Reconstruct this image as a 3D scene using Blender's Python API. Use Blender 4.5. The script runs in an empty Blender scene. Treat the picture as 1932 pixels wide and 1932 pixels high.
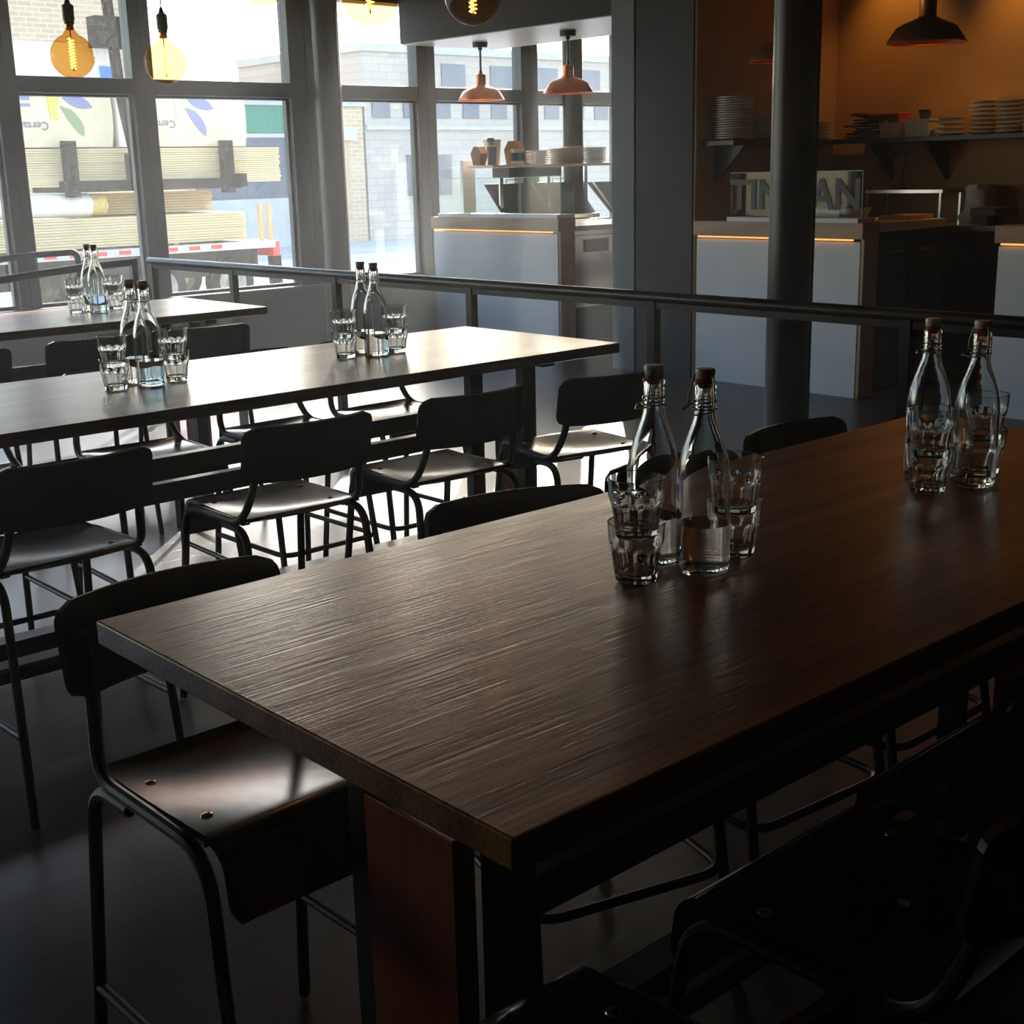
import bpy, bmesh, math, random
from mathutils import Vector, Matrix
random.seed(4)
S = bpy.context.scene
COL = S.collection
rad = math.radians

# ------------------------------------------------------------------ camera
f_px, pitch, roll, yaw, EYE = 2484.5, rad(14.5624), rad(-1.36877), rad(48.28485), 1.565
cy, sy, cp, sp = math.cos(yaw), math.sin(yaw), math.cos(pitch), math.sin(pitch)
Fw = Vector((cp*cy, cp*sy, -sp)); Rt = Vector((sy, -cy, 0)); Up = Rt.cross(Fw)
R2 = math.cos(roll)*Rt + math.sin(roll)*Up; U2 = -math.sin(roll)*Rt + math.cos(roll)*Up
cam = bpy.data.objects.new('camera', bpy.data.cameras.new('camera')); COL.objects.link(cam)
cam.data.sensor_width = 36; cam.data.lens = 36*f_px/1932; cam.data.clip_start = .05; cam.data.clip_end = 300
m = Matrix((R2, U2, -Fw)).transposed().to_4x4(); m.translation = (0, 0, EYE); cam.matrix_world = m
S.camera = cam

# ------------------------------------------------------------------ view, sky, sun
S.view_settings.view_transform = 'Standard'; S.view_settings.look = 'None'
S.view_settings.exposure = 0.0; S.view_settings.gamma = 1.0; S.view_settings.use_curve_mapping = False
cyc = S.cycles
cyc.use_denoising = True; cyc.max_bounces = 14; cyc.diffuse_bounces = 5; cyc.glossy_bounces = 6
cyc.transmission_bounces = 12; cyc.transparent_max_bounces = 16; cyc.sample_clamp_indirect = 6.0
cyc.caustics_reflective = False; cyc.caustics_refractive = True; cyc.blur_glossy = 0.6
W = bpy.data.worlds.new('sky'); S.world = W; W.use_nodes = True
nt = W.node_tree; bg = nt.nodes['Background']
sky = nt.nodes.new('ShaderNodeTexSky'); sky.sky_type = 'NISHITA'; sky.sun_disc = False
SUN_EL, SUN_AZ = rad(21), rad(45)
sky.sun_elevation = rad(21); sky.sun_rotation = math.pi/2-SUN_AZ; sky.air_density = 1.0; sky.dust_density = .8
nt.links.new(sky.outputs[0], bg.inputs[0]); bg.inputs[1].default_value = 1.25
sl = bpy.data.lights.new('sun', 'SUN'); so = bpy.data.objects.new('sun', sl); COL.objects.link(so)
sl.energy = 20; sl.angle = rad(.6); sl.color = (1, .93, .82)
sd = Vector((math.cos(SUN_EL)*math.cos(SUN_AZ), math.cos(SUN_EL)*math.sin(SUN_AZ), math.sin(SUN_EL)))
so.rotation_euler = sd.to_track_quat('Z', 'Y').to_euler(); so.location = (20, 20, 12)
pl = bpy.data.lights.new('window_portal', 'AREA'); po = bpy.data.objects.new('window_portal', pl); COL.objects.link(po)
pl.shape = 'RECTANGLE'; pl.size = 15.2; pl.size_y = 2.5; pl.cycles.is_portal = True
po.location = (4.4, 10.12, 1.8); po.rotation_euler = (rad(-90), 0, 0)

# ------------------------------------------------------------------ materials
def nodes(name):
    m = bpy.data.materials.new(name); m.use_nodes = True
    n = m.node_tree.nodes; l = m.node_tree.links
    return m, n, l, n['Principled BSDF']
def mat(name, col, rough=.5, metal=0, noise=0, nscale=30, bump=0, coat=0, emit=None, estr=0, spec=.5):
    m, n, l, p = nodes(name)
    p.inputs['Base Color'].default_value = (*col, 1); p.inputs['Roughness'].default_value = rough
    p.inputs['Metallic'].default_value = metal; p.inputs['Coat Weight'].default_value = coat
    p.inputs['Coat Roughness'].default_value = .15; p.inputs['Specular IOR Level'].default_value = spec
    if emit: p.inputs['Emission Color'].default_value = (*emit, 1); p.inputs['Emission Strength'].default_value = estr
    if noise or bump:
        tc = n.new('ShaderNodeTexCoord'); t = n.new('ShaderNodeTexNoise'); t.inputs['Scale'].default_value = nscale
        t.inputs['Detail'].default_value = 5; l.new(tc.outputs['Object'], t.inputs['Vector'])
        if noise:
            r = n.new('ShaderNodeValToRGB'); r.color_ramp.elements[0].position = .3; r.color_ramp.elements[1].position = .7
            r.color_ramp.elements[0].color = (*[c*(1-noise) for c in col], 1); r.color_ramp.elements[1].color = (*[min(1, c*(1+noise)) for c in col], 1)
            l.new(t.outputs[0], r.inputs[0]); l.new(r.outputs[0], p.inputs['Base Color'])
        if bump:
            b = n.new('ShaderNodeBump'); b.inputs['Strength'].default_value = bump; b.inputs['Distance'].default_value = .01
            l.new(t.outputs[0], b.inputs['Height']); l.new(b.outputs[0], p.inputs['Normal'])
    return m
def wood(name, dark, light, rough, along=0, band=9, bump=.25, fine=1.0):
    m, n, l, p = nodes(name)
    tc = n.new('ShaderNodeTexCoord'); mp = n.new('ShaderNodeMapping'); l.new(tc.outputs['Object'], mp.inputs['Vector'])
    sc = [1.0, 1.0, 1.0]; sc[along] = .12; mp.inputs['Scale'].default_value = sc
    big = n.new('ShaderNodeTexNoise'); big.inputs['Scale'].default_value = 2.2; big.inputs['Detail'].default_value = 2
    l.new(mp.outputs[0], big.inputs['Vector'])
    mul = n.new('ShaderNodeMath'); mul.operation = 'MULTIPLY'; mul.inputs[1].default_value = band*7
    l.new(big.outputs[0], mul.inputs[0])
    sn = n.new('ShaderNodeMath'); sn.operation = 'SINE'; l.new(mul.outputs[0], sn.inputs[0])
    mp2 = n.new('ShaderNodeMapping'); l.new(tc.outputs['Object'], mp2.inputs['Vector'])
    sc2 = [170*fine]*3; sc2[along] = 7*fine; mp2.inputs['Scale'].default_value = sc2
    fn = n.new('ShaderNodeTexNoise'); fn.inputs['Scale'].default_value = 1; fn.inputs['Detail'].default_value = 3
    l.new(mp2.outputs[0], fn.inputs['Vector'])
    a = n.new('ShaderNodeMath'); a.operation = 'MULTIPLY_ADD'; l.new(sn.outputs[0], a.inputs[0]); a.inputs[1].default_value = .16
    l.new(fn.outputs[0], a.inputs[2])
    r = n.new('ShaderNodeValToRGB'); r.color_ramp.elements[0].position = .28; r.color_ramp.elements[1].position = .75
    r.color_ramp.elements[0].color = (*dark, 1); r.color_ramp.elements[1].color = (*light, 1)
    l.new(a.outputs[0], r.inputs[0]); l.new(r.outputs[0], p.inputs['Base Color'])
    b = n.new('ShaderNodeBump'); b.inputs['Strength'].default_value = bump; b.inputs['Distance'].default_value = .002
    l.new(a.outputs[0], b.inputs['Height']); l.new(b.outputs[0], p.inputs['Normal'])
    p.inputs['Roughness'].default_value = rough
    return m
def bricks(name, c1, c2, mortar, bw, bh, ms=.01, rough=.85, bump=.3, axis='XZ'):
    m, n, l, p = nodes(name)
    tc = n.new('ShaderNodeTexCoord'); mp = n.new('ShaderNodeMapping'); l.new(tc.outputs['Object'], mp.inputs['Vector'])
    if axis == 'XZ': mp.inputs['Rotation'].default_value = (rad(90), 0, 0)
    b = n.new('ShaderNodeTexBrick'); b.inputs['Color1'].default_value = (*c1, 1); b.inputs['Color2'].default_value = (*c2, 1)
    b.inputs['Mortar'].default_value = (*mortar, 1); b.inputs['Scale'].default_value = 1
    b.inputs['Brick Width'].default_value = bw; b.inputs['Row Height'].default_value = bh; b.inputs['Mortar Size'].default_value = ms
    l.new(mp.outputs[0], b.inputs['Vector']); l.new(b.outputs[0], p.inputs['Base Color'])
    p.inputs['Roughness'].default_value = rough
    if bump:
        u = n.new('ShaderNodeBump'); u.inputs['Strength'].default_value = bump; u.inputs['Distance'].default_value = .004; u.invert = True
        l.new(b.outputs['Fac'], u.inputs['Height']); l.new(u.outputs[0], p.inputs['Normal'])
    return m
def pane_mat(name, tint, dust=0.0, refl=1.0):
    m = bpy.data.materials.new(name); m.use_nodes = True; n = m.node_tree.nodes; l = m.node_tree.links; n.clear()
    out = n.new('ShaderNodeOutputMaterial'); t = n.new('ShaderNodeBsdfTransparent'); t.inputs[0].default_value = (*tint, 1)
    g = n.new('ShaderNodeBsdfGlossy'); g.inputs['Roughness'].default_value = .02
    lw = n.new('ShaderNodeLayerWeight'); lw.inputs[0].default_value = .5
    pw = n.new('ShaderNodeMath'); pw.operation = 'POWER'; pw.inputs[1].default_value = 5; l.new(lw.outputs['Facing'], pw.inputs[0])
    fm = n.new('ShaderNodeMath'); fm.operation = 'MULTIPLY_ADD'; fm.inputs[1].default_value = .9*refl; fm.inputs[2].default_value = .042*refl; fm.use_clamp = True; l.new(pw.outputs[0], fm.inputs[0])
    mx = n.new('ShaderNodeMixShader'); l.new(fm.outputs[0], mx.inputs[0]); l.new(t.outputs[0], mx.inputs[1]); l.new(g.outputs[0], mx.inputs[2])
    last = mx
    if dust:
        tc = n.new('ShaderNodeTexCoord'); ns = n.new('ShaderNodeTexNoise'); ns.inputs['Scale'].default_value = 80; ns.inputs['Detail'].default_value = 6
        l.new(tc.outputs['Object'], ns.inputs['Vector'])
        r = n.new('ShaderNodeMapRange'); r.inputs[1].default_value = .45; r.inputs[2].default_value = .72; r.inputs[3].default_value = dust*.4; r.inputs[4].default_value = dust*4
        l.new(ns.outputs[0], r.inputs[0])
        d = n.new('ShaderNodeBsdfTranslucent'); d.inputs[0].default_value = (.9, .88, .84, 1)
        m2 = n.new('ShaderNodeMixShader'); l.new(r.outputs[0], m2.inputs[0]); l.new(mx.outputs[0], m2.inputs[1]); l.new(d.outputs[0], m2.inputs[2]); last = m2
    l.new(last.outputs[0], out.inputs[0]); return m
def glass_mat(name, col, ior=1.5, rough=0.0):
    m = bpy.data.materials.new(name); m.use_nodes = True; n = m.node_tree.nodes; l = m.node_tree.links; n.clear()
    out = n.new('ShaderNodeOutputMaterial'); g = n.new('ShaderNodeBsdfGlass'); g.inputs['Color'].default_value = (*col, 1)
    g.inputs['IOR'].default_value = ior; g.inputs['Roughness'].default_value = rough; l.new(g.outputs[0], out.inputs[0]); return m
M = {}
M['table'] = wood('table_wood', (.16, .066, .020), (.40, .18, .058), .28, 0, 8, .34)
M['orange'] = wood('orange_stained_wood', (.26, .045, .012), (.40, .08, .022), .42, 2, 5, .2)
M['cap'] = wood('oak_cap', (.36, .21, .11), (.50, .31, .17), .45, 1, 5, .12)
M['black'] = mat('black_seat', (.010, .011, .013), .19, 0, .25, 40, 0.02, .35)
M['steel'] = mat('black_steel', (.012, .013, .015), .38, .3, .2, 60)
M['rail'] = mat('rail_paint', (.022, .024, .028), .32, .2)
M['frame'] = mat('window_frame_paint', (.055, .052, .05), .45)
M['floor'] = bricks('floor_planks', (.026, .026, .027), (.036, .036, .037), (.010, .010, .010), 1.25, .13, .003, .34, .35, 'XY')
M['dark'] = mat('charcoal_paint', (.035, .034, .034), .75, 0, .1, 3)
M['ceiling'] = mat('ceiling_paint', (.05, .047, .045), .8)
M['grey'] = mat('pillar_grey_paint', (.16, .165, .17), .65)
M['white'] = mat('white_laminate', (.74, .74, .76), .45, 0, .04, 4)
M['kwall'] = mat('kitchen_wall', (.45, .25, .09), .6, 0, .05, 2)
M['cream'] = mat('cream_worktop', (.72, .66, .54), .4)
M['stainless'] = mat('stainless', (.55, .54, .52), .22, 1, .06, 8)
M['darkmetal'] = mat('dark_metal', (.03, .03, .032), .35, .6)
M['copper'] = mat('copper', (.68, .20, .06), .34, 1)
M['coppein'] = mat('copper_inside', (.75, .36, .16), .4, .7)
M['brass'] = mat('brass', (.75, .5, .2), .25, 1)
M['ceramic'] = mat('white_ceramic', (.8, .79, .77), .3)
M['rubber'] = mat('red_rubber', (.55, .05, .03), .5)
M['wire'] = mat('steel_wire', (.18, .18, .18), .35, 1)
M['plate'] = mat('white_plate', (.76, .72, .64), .3)
M['paper'] = mat('white_paper', (.8, .77, .7), .8)
M['kraft'] = mat('kraft_card', (.55, .33, .16), .8, 0, .1, 20)
M['tub'] = mat('plastic_tub', (.75, .72, .66), .4)
M['navy'] = mat('navy_plastic', (.03, .045, .10), .4)
M['blackplastic'] = mat('black_plastic', (.015, .015, .016), .4)
M['cloth'] = mat('dark_cloth', (.05, .025, .018), .9, 0, .4, 25)
M['redcloth'] = mat('red_patterned_cloth', (.45, .06, .03), .9, 0, .6, 50)
M['glass'] = glass_mat('clear_glass', (.98, .99, .985), 1.48)
M['water'] = glass_mat('water', (.97, .985, 1.0), 1.33)
M['pane'] = pane_mat('window_glass', (.97, .97, .965), .008)
M['guard'] = pane_mat('counter_glass', (.92, .965, .95), 0, .6)
M['gedge'] = mat('glass_edge', (.25, .5, .42), .15)
M['amber'] = pane_mat('amber_bulb_glass', (.84, .56, .24), 0, .6)
M['filament'] = mat('glowing_filament', (1, .6, .2), .5, emit=(1, .42, .08), estr=30)
M['lamp'] = mat('lit_bulb', (1, .8, .5), .5, emit=(1, .38, .08), estr=14)
M['led'] = mat('led_strip', (1, .6, .3), .5, emit=(1, .36, .07), estr=1.6)
M['letter'] = mat('grey_vinyl', (.10, .11, .115), .6)
M['asphalt'] = mat('asphalt', (.58, .56, .53), .9, 0, .12, .6)
M['brick'] = bricks('buff_brick', (.46, .34, .21), (.40, .29, .185), (.50, .42, .32), .40, .14, .018, .9, .2)
M['block'] = bricks('pale_block', (.42, .37, .32), (.38, .335, .29), (.32, .285, .25), .6, .25, .015, .9, .2)
M['concrete'] = mat('concrete', (.40, .40, .39), .9, 0, .1, 1.5)
M['bluewin'] = mat('far_window_glass', (.07, .10, .15), .2)
M['green'] = mat('green_board', (.01, .17, .11), .6)
M['greypanel'] = mat('grey_shutter', (.085, .10, .125), .7, 0, .1, 4)
M['drywall'] = mat('drywall_board', (.56, .43, .23), .9, 0, .05, 2)
M['bag'] = mat('insulation_bag', (.62, .50, .32), .7, 0, .06, 3, .25)
M['bagwhite'] = mat('white_wrap', (.70, .66, .58), .5, 0, .04, 3, .2)
M['fiber'] = mat('yellow_fibre', (.52, .36, .10), .95, 0, .2, 12, .5)
M['leafgreen'] = mat('print_green', (.22, .27, .12), .7); M['leafblue'] = mat('print_blue', (.18, .19, .32), .7)
M['leafyellow'] = mat('print_yellow', (.55, .46, .08), .7); M['tagblue'] = mat('label_blue', (.06, .2, .75), .6)
M['printgrey'] = mat('print_grey', (.13, .13, .19), .7)
M['crane'] = mat('crane_paint', (.022, .020, .017), .95, 0, .35, 6, spec=.1)
M['red'] = mat('red_reflector', (.72, .04, .03), .4); M['offwhite'] = mat('offwhite_rail', (.48, .45, .38), .6)
M['tyre'] = mat('tyre', (.012, .012, .012), .95, spec=.08); M['rim'] = mat('wheel_rim', (.36, .33, .25), .5, .3, .2, 10)
M['chassis'] = mat('chassis', (.016, .016, .014), .95, spec=.08)

# ------------------------------------------------------------------ geometry helpers
class B:
    def __init__(s): s.bm = bmesh.new()
    def box(s, x0, x1, y0, y1, z0, z1, mi=0):
        v = [s.bm.verts.new((x, y, z)) for z in (z0, z1) for y in (y0, y1) for x in (x0, x1)]
        for q in ((0, 2, 3, 1), (4, 5, 7, 6), (0, 1, 5, 4), (2, 6, 7, 3), (0, 4, 6, 2), (1, 3, 7, 5)):
            s.bm.faces.new([v[i] for i in q]).material_index = mi
        return s
    def prism(s, pts, d, mi=0):
        a = [s.bm.verts.new(p) for p in pts]; b = [s.bm.verts.new(Vector(p)+Vector(d)) for p in pts]; n = len(a)
        s.bm.faces.new(a[::-1]).material_index = mi; s.bm.faces.new(b).material_index = mi
        for i in range(n): s.bm.faces.new((a[i], a[(i+1) % n], b[(i+1) % n], b[i])).material_index = mi
        return s
    def tube(s, pts, r, seg=10, caps=True):
        pts = [Vector(p) for p in pts]; n = len(pts); rings = []
        t0 = (pts[1]-pts[0]).normalized(); u = t0.orthogonal().normalized()
        for i, p in enumerate(pts):
            t = ((pts[min(i+1, n-1)]-p).normalized()+(p-pts[max(i-1, 0)]).normalized()).normalized()
            u = (u-t*u.dot(t)).normalized(); w = t.cross(u); rr = r[i] if isinstance(r, (list, tuple)) else r
            rings.append([s.bm.verts.new(p+rr*(math.cos(a)*u+math.sin(a)*w)) for a in [2*math.pi*k/seg for k in range(seg)]])
        for a, b in zip(rings, rings[1:]):
            for k in range(seg): s.bm.faces.new((a[k], a[(k+1) % seg], b[(k+1) % seg], b[k])).smooth = True
        if caps: s.bm.faces.new(rings[0][::-1]); s.bm.faces.new(rings[-1])
        return s
    def lathe(s, prof, seg=28, c=(0, 0, 0), rfun=None, close=False, axis='Z'):
        rings = []
        def P(r, z, k):
            a = 2*math.pi*k/seg; q = r*(rfun(a, z) if rfun else 1)
            x, y = q*math.cos(a), q*math.sin(a)
            return Vector(c)+(Vector((x, y, z)) if axis == 'Z' else Vector((x, z, y)) if axis == 'Y' else Vector((z, x, y)))
        for r, z in prof:
            rings.append([s.bm.verts.new(P(0, z, 0))] if r < 1e-6 else [s.bm.verts.new(P(r, z, k)) for k in range(seg)])
        prs = list(zip(rings, rings[1:]))+([(rings[-1], rings[0])] if close else [])
        for a, b in prs:
            for k in range(seg):
                k2 = (k+1) % seg
                if len(a) == 1 and len(b) == 1: continue
                if len(a) == 1: fc = (a[0], b[k2], b[k])
                elif len(b) == 1: fc = (a[k], a[k2], b[0])
                else: fc = (a[k], a[k2], b[k2], b[k])
                s.bm.faces.new(fc).smooth = True
        return s
    def sheet(s, P, nu, nv, th):
        g = []
        for i in range(nu+1):
            for j in range(nv+1):
                u, v = i/nu, j/nv; p = Vector(P(u, v)); e = 1e-3
                du = Vector(P(min(u+e, 1), v))-Vector(P(max(u-e, 0), v)); dv = Vector(P(u, min(v+e, 1)))-Vector(P(u, max(v-e, 0)))
                nn = du.cross(dv); nn = nn.normalized() if nn.length > 0 else Vector((0, 0, 1))
                g.append((s.bm.verts.new(p), s.bm.verts.new(p-nn*th)))
        I = lambda i, j: i*(nv+1)+j
        for i in range(nu):
            for j in range(nv):
                q = [I(i, j), I(i+1, j), I(i+1, j+1), I(i, j+1)]
                s.bm.faces.new([g[k][0] for k in q]).smooth = True; s.bm.faces.new([g[k][1] for k in q[::-1]]).smooth = True
        for i in range(nu):
            s.bm.faces.new([g[I(i, 0)][0], g[I(i, 0)][1], g[I(i+1, 0)][1], g[I(i+1, 0)][0]])
            s.bm.faces.new([g[I(i+1, nv)][0], g[I(i+1, nv)][1], g[I(i, nv)][1], g[I(i, nv)][0]])
        for j in range(nv):
            s.bm.faces.new([g[I(0, j+1)][0], g[I(0, j+1)][1], g[I(0, j)][1], g[I(0, j)][0]])
            s.bm.faces.new([g[I(nu, j)][0], g[I(nu, j)][1], g[I(nu, j+1)][1], g[I(nu, j+1)][0]])
        return s
    def done(s, name, mats, parent=None, bevel=0, loc=None):
        bmesh.ops.recalc_face_normals(s.bm, faces=s.bm.faces)
        for e in s.bm.edges:
            if len(e.link_faces) == 2 and e.calc_face_angle(0) > rad(34): e.smooth = False
        me = bpy.data.meshes.new(name); s.bm.to_mesh(me); s.bm.free()
        for q in (mats if isinstance(mats, list) else [mats]): me.materials.append(q)
        o = bpy.data.objects.new(name, me); COL.objects.link(o)
        if parent: o.parent = parent
        if loc: o.location = loc
        if bevel:
            b = o.modifiers.new('bevel', 'BEVEL'); b.width = bevel; b.segments = 2; b.limit_method = 'ANGLE'
        return o
def fillet(pts, r, n=6):
    pts = [Vector(p) for p in pts]; out = [pts[0]]
    for a, b, c in zip(pts, pts[1:], pts[2:]):
        d1, d2 = (a-b), (c-b); L = min(r, d1.length*.49, d2.length*.49)
        p, q = b+d1.normalized()*L, b+d2.normalized()*L
        for i in range(n+1):
            t = i/n; out.append((1-t)**2*p+2*t*(1-t)*b+t*t*q)
    out.append(pts[-1]); return out
def tag(o, label, cat, group=None, kind=None):
    o['label'] = label; o['category'] = cat
    if group: o['group'] = group
    if kind: o['kind'] = kind
    return o
def thing(name, label, cat, loc=(0, 0, 0), rz=0, group=None):
    o = bpy.data.objects.new(name, None); COL.objects.link(o); o.location = loc; o.rotation_euler = (0, 0, rz); o.empty_display_size = .1
    return tag(o, label, cat, group)
def dup(o, loc=None, rz=None, label=None, group=None, parent=None):
    c = o.copy(); COL.objects.link(c)
    if parent: c.parent = parent
    if loc is not None: c.location = loc
    if rz is not None: c.rotation_euler = (0, 0, rz)
    if label: c['label'] = label
    if group: c['group'] = group
    for ch in list(o.children): dup(ch, parent=c)
    return c
def struct(o): o['kind'] = 'structure'; return o
def text_mesh(name, txt, size, mt, parent, matrix, ext=.001, bold=0.0):
    cu = bpy.data.curves.new(name, 'FONT'); cu.body = txt; cu.size = size; cu.extrude = ext; cu.offset = bold; cu.align_x = 'CENTER'; cu.align_y = 'CENTER'
    t = bpy.data.objects.new(name+'_tmp', cu); COL.objects.link(t); bpy.context.view_layer.update()
    me = bpy.data.meshes.new_from_object(t.evaluated_get(bpy.context.evaluated_depsgraph_get()))
    bpy.data.objects.remove(t); bpy.data.curves.remove(cu); me.name = name
    me.transform(matrix); me.materials.clear(); me.materials.append(mt)
    o = bpy.data.objects.new(name, me); COL.objects.link(o); o.parent = parent; return o

# ------------------------------------------------------------------ room shell
WY = 9.95
struct(B().box(-4, 12.5, -4, 10.25, -.12, 0).done('floor', M['floor']))
struct(B().box(-4.1, 12.6, -4.1, 10.3, 3.4, 3.5).done('ceiling', M['ceiling']))
struct(B().box(-4.1, -4, -4.1, 10.1, 0, 3.4).done('wall_left', M['dark']))
struct(B().box(-4, 12.5, -4.1, -4, 0, 3.4).done('wall_back', M['dark']))
struct(B().box(12.5, 12.6, -4.1, 10.3, 0, 3.4).done('wall_far', M['dark']))
struct(B().box(-4, 12.5, WY-.02, 10.13, 0, .60).box(-4, 12.5, 9.86, 10.16, .60, .625).box(-4, 12.5, WY-.02, 10.13, 3.02, 3.4).done('wall_window_side', M['frame']))
bays = [(-3.9, -2.36), (-2.2, -.86), (-.70, .34), (.50, 1.54), (1.70, 2.74), (2.90, 3.95), (4.11, 5.03), (5.21, 6.47), (6.79, 7.84), (8.05, 9.13), (9.35, 10.5), (10.7, 12.4)]
for i, (a, b) in enumerate(bays):
    l = B(); pv = bays[i-1][1] if i else -4.0; nx = bays[i+1][0] if i < len(bays)-1 else 12.5
    lo, hi = (pv+a)/2 if i else -4, (b+nx)/2 if i < len(bays)-1 else 12.5
    l.box(lo, a, WY, 10.09, .625, 3.02).box(b, hi, WY, 10.09, .625, 3.02).box(a, b, WY, 10.09, 2.20, 2.32)
    l.box(a, a+.025, 10.0, 10.06, .625, 2.2).box(b-.025, b, 10.0, 10.06, .625, 2.2).box(a, b, 10.0, 10.06, .625, .65).box(a, b, 10.0, 10.06, 2.18, 2.2)
    fr = struct(l.done('window_%d' % (i+1), M['frame'], bevel=.006))
    B().box(a+.02, b-.02, 10.03, 10.036, .64, 2.19).done('pane', M['pane'], fr)
    B().box(a, b, 10.03, 10.036, 2.32, 3.02).done('pane', M['pane'], fr)
# kitchen side: pillar, partition, headers, back wall
struct(B().box(7.65, 7.95, 7.09, 7.32, 0, 3.4).done('trim_1', M['grey']))
struct(B().box(7.66, 9.5, 6.52, 7.09, 0, 3.4).done('wall_partition', M['dark']))
struct(B().box(7.675, 9.4, 6.50, 6.52, 0, 3.4).done('wall_divider', M['kwall']))
struct(B().box(7.65, 8.75, 7.32, 9.94, 2.68, 3.4).done('trim_2', [M['dark']]))
struct(B().box(7.67, 8.74, 7.33, 9.93, 2.672, 2.68).done('trim_3', mat('soffit_paint', (.72, .70, .66), .35)))
struct(B().box(7.65, 8.0, -4, 6.52, 3.02, 3.4).done('trim_4', M['dark']))
struct(B().box(9.4, 9.5, -4, 6.52, 0, 3.4).done('wall_kitchen', M['kwall']))

def pipe_column(name, label, x, y, r, z1=3.4):
    t = thing(name, label, 'column', (x, y, 0))
    B().lathe([(0, 0.012), (r, .012), (r, z1), (0, z1)], 40).done('shaft', M['rail'], t)
    B().tube([(r*.3, -r*.98, .02), (r*.3, -r*.98, z1-.01)], .006, 6).done('weld_seam', M['rail'], t)
    B().lathe([(0, 0), (r+.07, 0), (r+.07, .012), (0, .012)], 40).done('base_plate', M['rail'], t)
    return t
pipe_column('steel_column', 'round dark steel column standing just beyond the handrail in front of the counter', 5.2, 3.815, .105)
pipe_column('steel_column', 'round steel column against the window wall between two window bays', 6.70, 9.74, .12)
pipe_column('steel_column', 'dark steel column by the window behind the takeaway shelf', 9.62, 9.74, .10)

# ------------------------------------------------------------------ handrails
def handrail(label, pts, posts, fil=.05):
    t = thing('handrail', label, 'railing', (pts[0][0], pts[0][1], 0)); o = Vector((pts[0][0], pts[0][1], 0))
    B().tube([Vector(p)-o for p in fillet(pts, fil)], .024, 12).done('rail', M['rail'], t)
    for x, y, z in posts:
        b = B().box(x-.02-o.x, x+.02-o.x, y-.02-o.y, y+.02-o.y, 0, z); b.done('post', M['rail'], t)
        B().box(x-.05-o.x, x+.05-o.x, y-.05-o.y, y+.05-o.y, 0, .008).done('base_plate', M['rail'], t)
    return t
rx = 4.08
r1 = handrail('long black handrail running past the table ends towards the windows', [(rx, -1.2, 1.045), (rx, 8.08, 1.045)], [(rx, y, 1.03) for y in (-1.1, .1, 1.3, 2.49, 3.67, 4.83, 5.95, 7.02, 8.03)])
B().box(-.014, .014, 0, 9.28, 1.0, 1.028).done('lower_bar', M['rail'], r1)
handrail('near handrail of the window ramp sloping down to the left', [(4.0, 8.1, 1.045), (3.62, 8.1, 1.03), (2.2, 8.1, .915), (.9, 8.1, .81)], [(3.98, 8.1, 1.03), (2.86, 8.1, .95), (1.5, 8.1, .84)])
handrail('far handrail of the window ramp close to the glass', [(4.26, 9.56, .0), (4.26, 9.56, 1.05), (3.85, 9.56, 1.045), (2.4, 9.56, .91), (1, 9.56, .79)], [(3.1, 9.56, .96), (1.7, 9.56, .84)], .06)

# ------------------------------------------------------------------ tables
def table(label, x0, x1, y0, y1, oy=0, by=0):
    cx, cyy = (x0+x1)/2, (y0+y1)/2; hx, hy = (x1-x0)/2, (y1-y0)/2
    t = thing('dining_table', label, 'table', (cx, cyy, 0))
    B().box(-hx, hx, -hy, hy, .914, .95).done('tabletop', M['table'], t, .003)
    for s in (-1, 1):
        ex = s*(hx-.26)
        for q in (-1, 1):
            B().box(ex-.03, ex+.03, oy+q*.148-.02, oy+q*.148+.02, .008, .884).done('leg', M['steel'], t)
        B().box(ex-.03, ex+.03, -.33, .33, .884, .914).done('crossbar', M['steel'], t)
        B().box(ex-.05, ex+.05, -.30, .30, 0, .008).done('foot_plate', M['steel'], t)
        px = ex+s*.052
        B().box(px-.018, px+.018, oy-.122, oy+.07, .03, .745).done('plank', M['orange'], t, .002)
    for z0, z1 in ((.680, .740), (.600, .660)):
        B().box(-hx+.29, hx-.29, oy+by-.02, oy+by+.02, z0, z1).done('stretcher', M['steel'], t, .002)
    for z0, z1 in ((.235, .285), (.165, .21)):
        B().box(-hx+.29, hx-.29, oy-.035, oy+.035, z0, z1).done('stretcher', M['steel'], t, .002)
    return t
T1 = table('long brown wooden table nearest the camera with orange leg plank', .748, 2.915, .849, 1.747, .004, -.13)
T2 = table('middle long wooden table glowing white with window light', .45, 3.475, 3.29, 4.155, -.06)
T3 = table('farthest long wooden table beside the window ramp rail', .40, 3.42, 5.585, 6.43)

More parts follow.
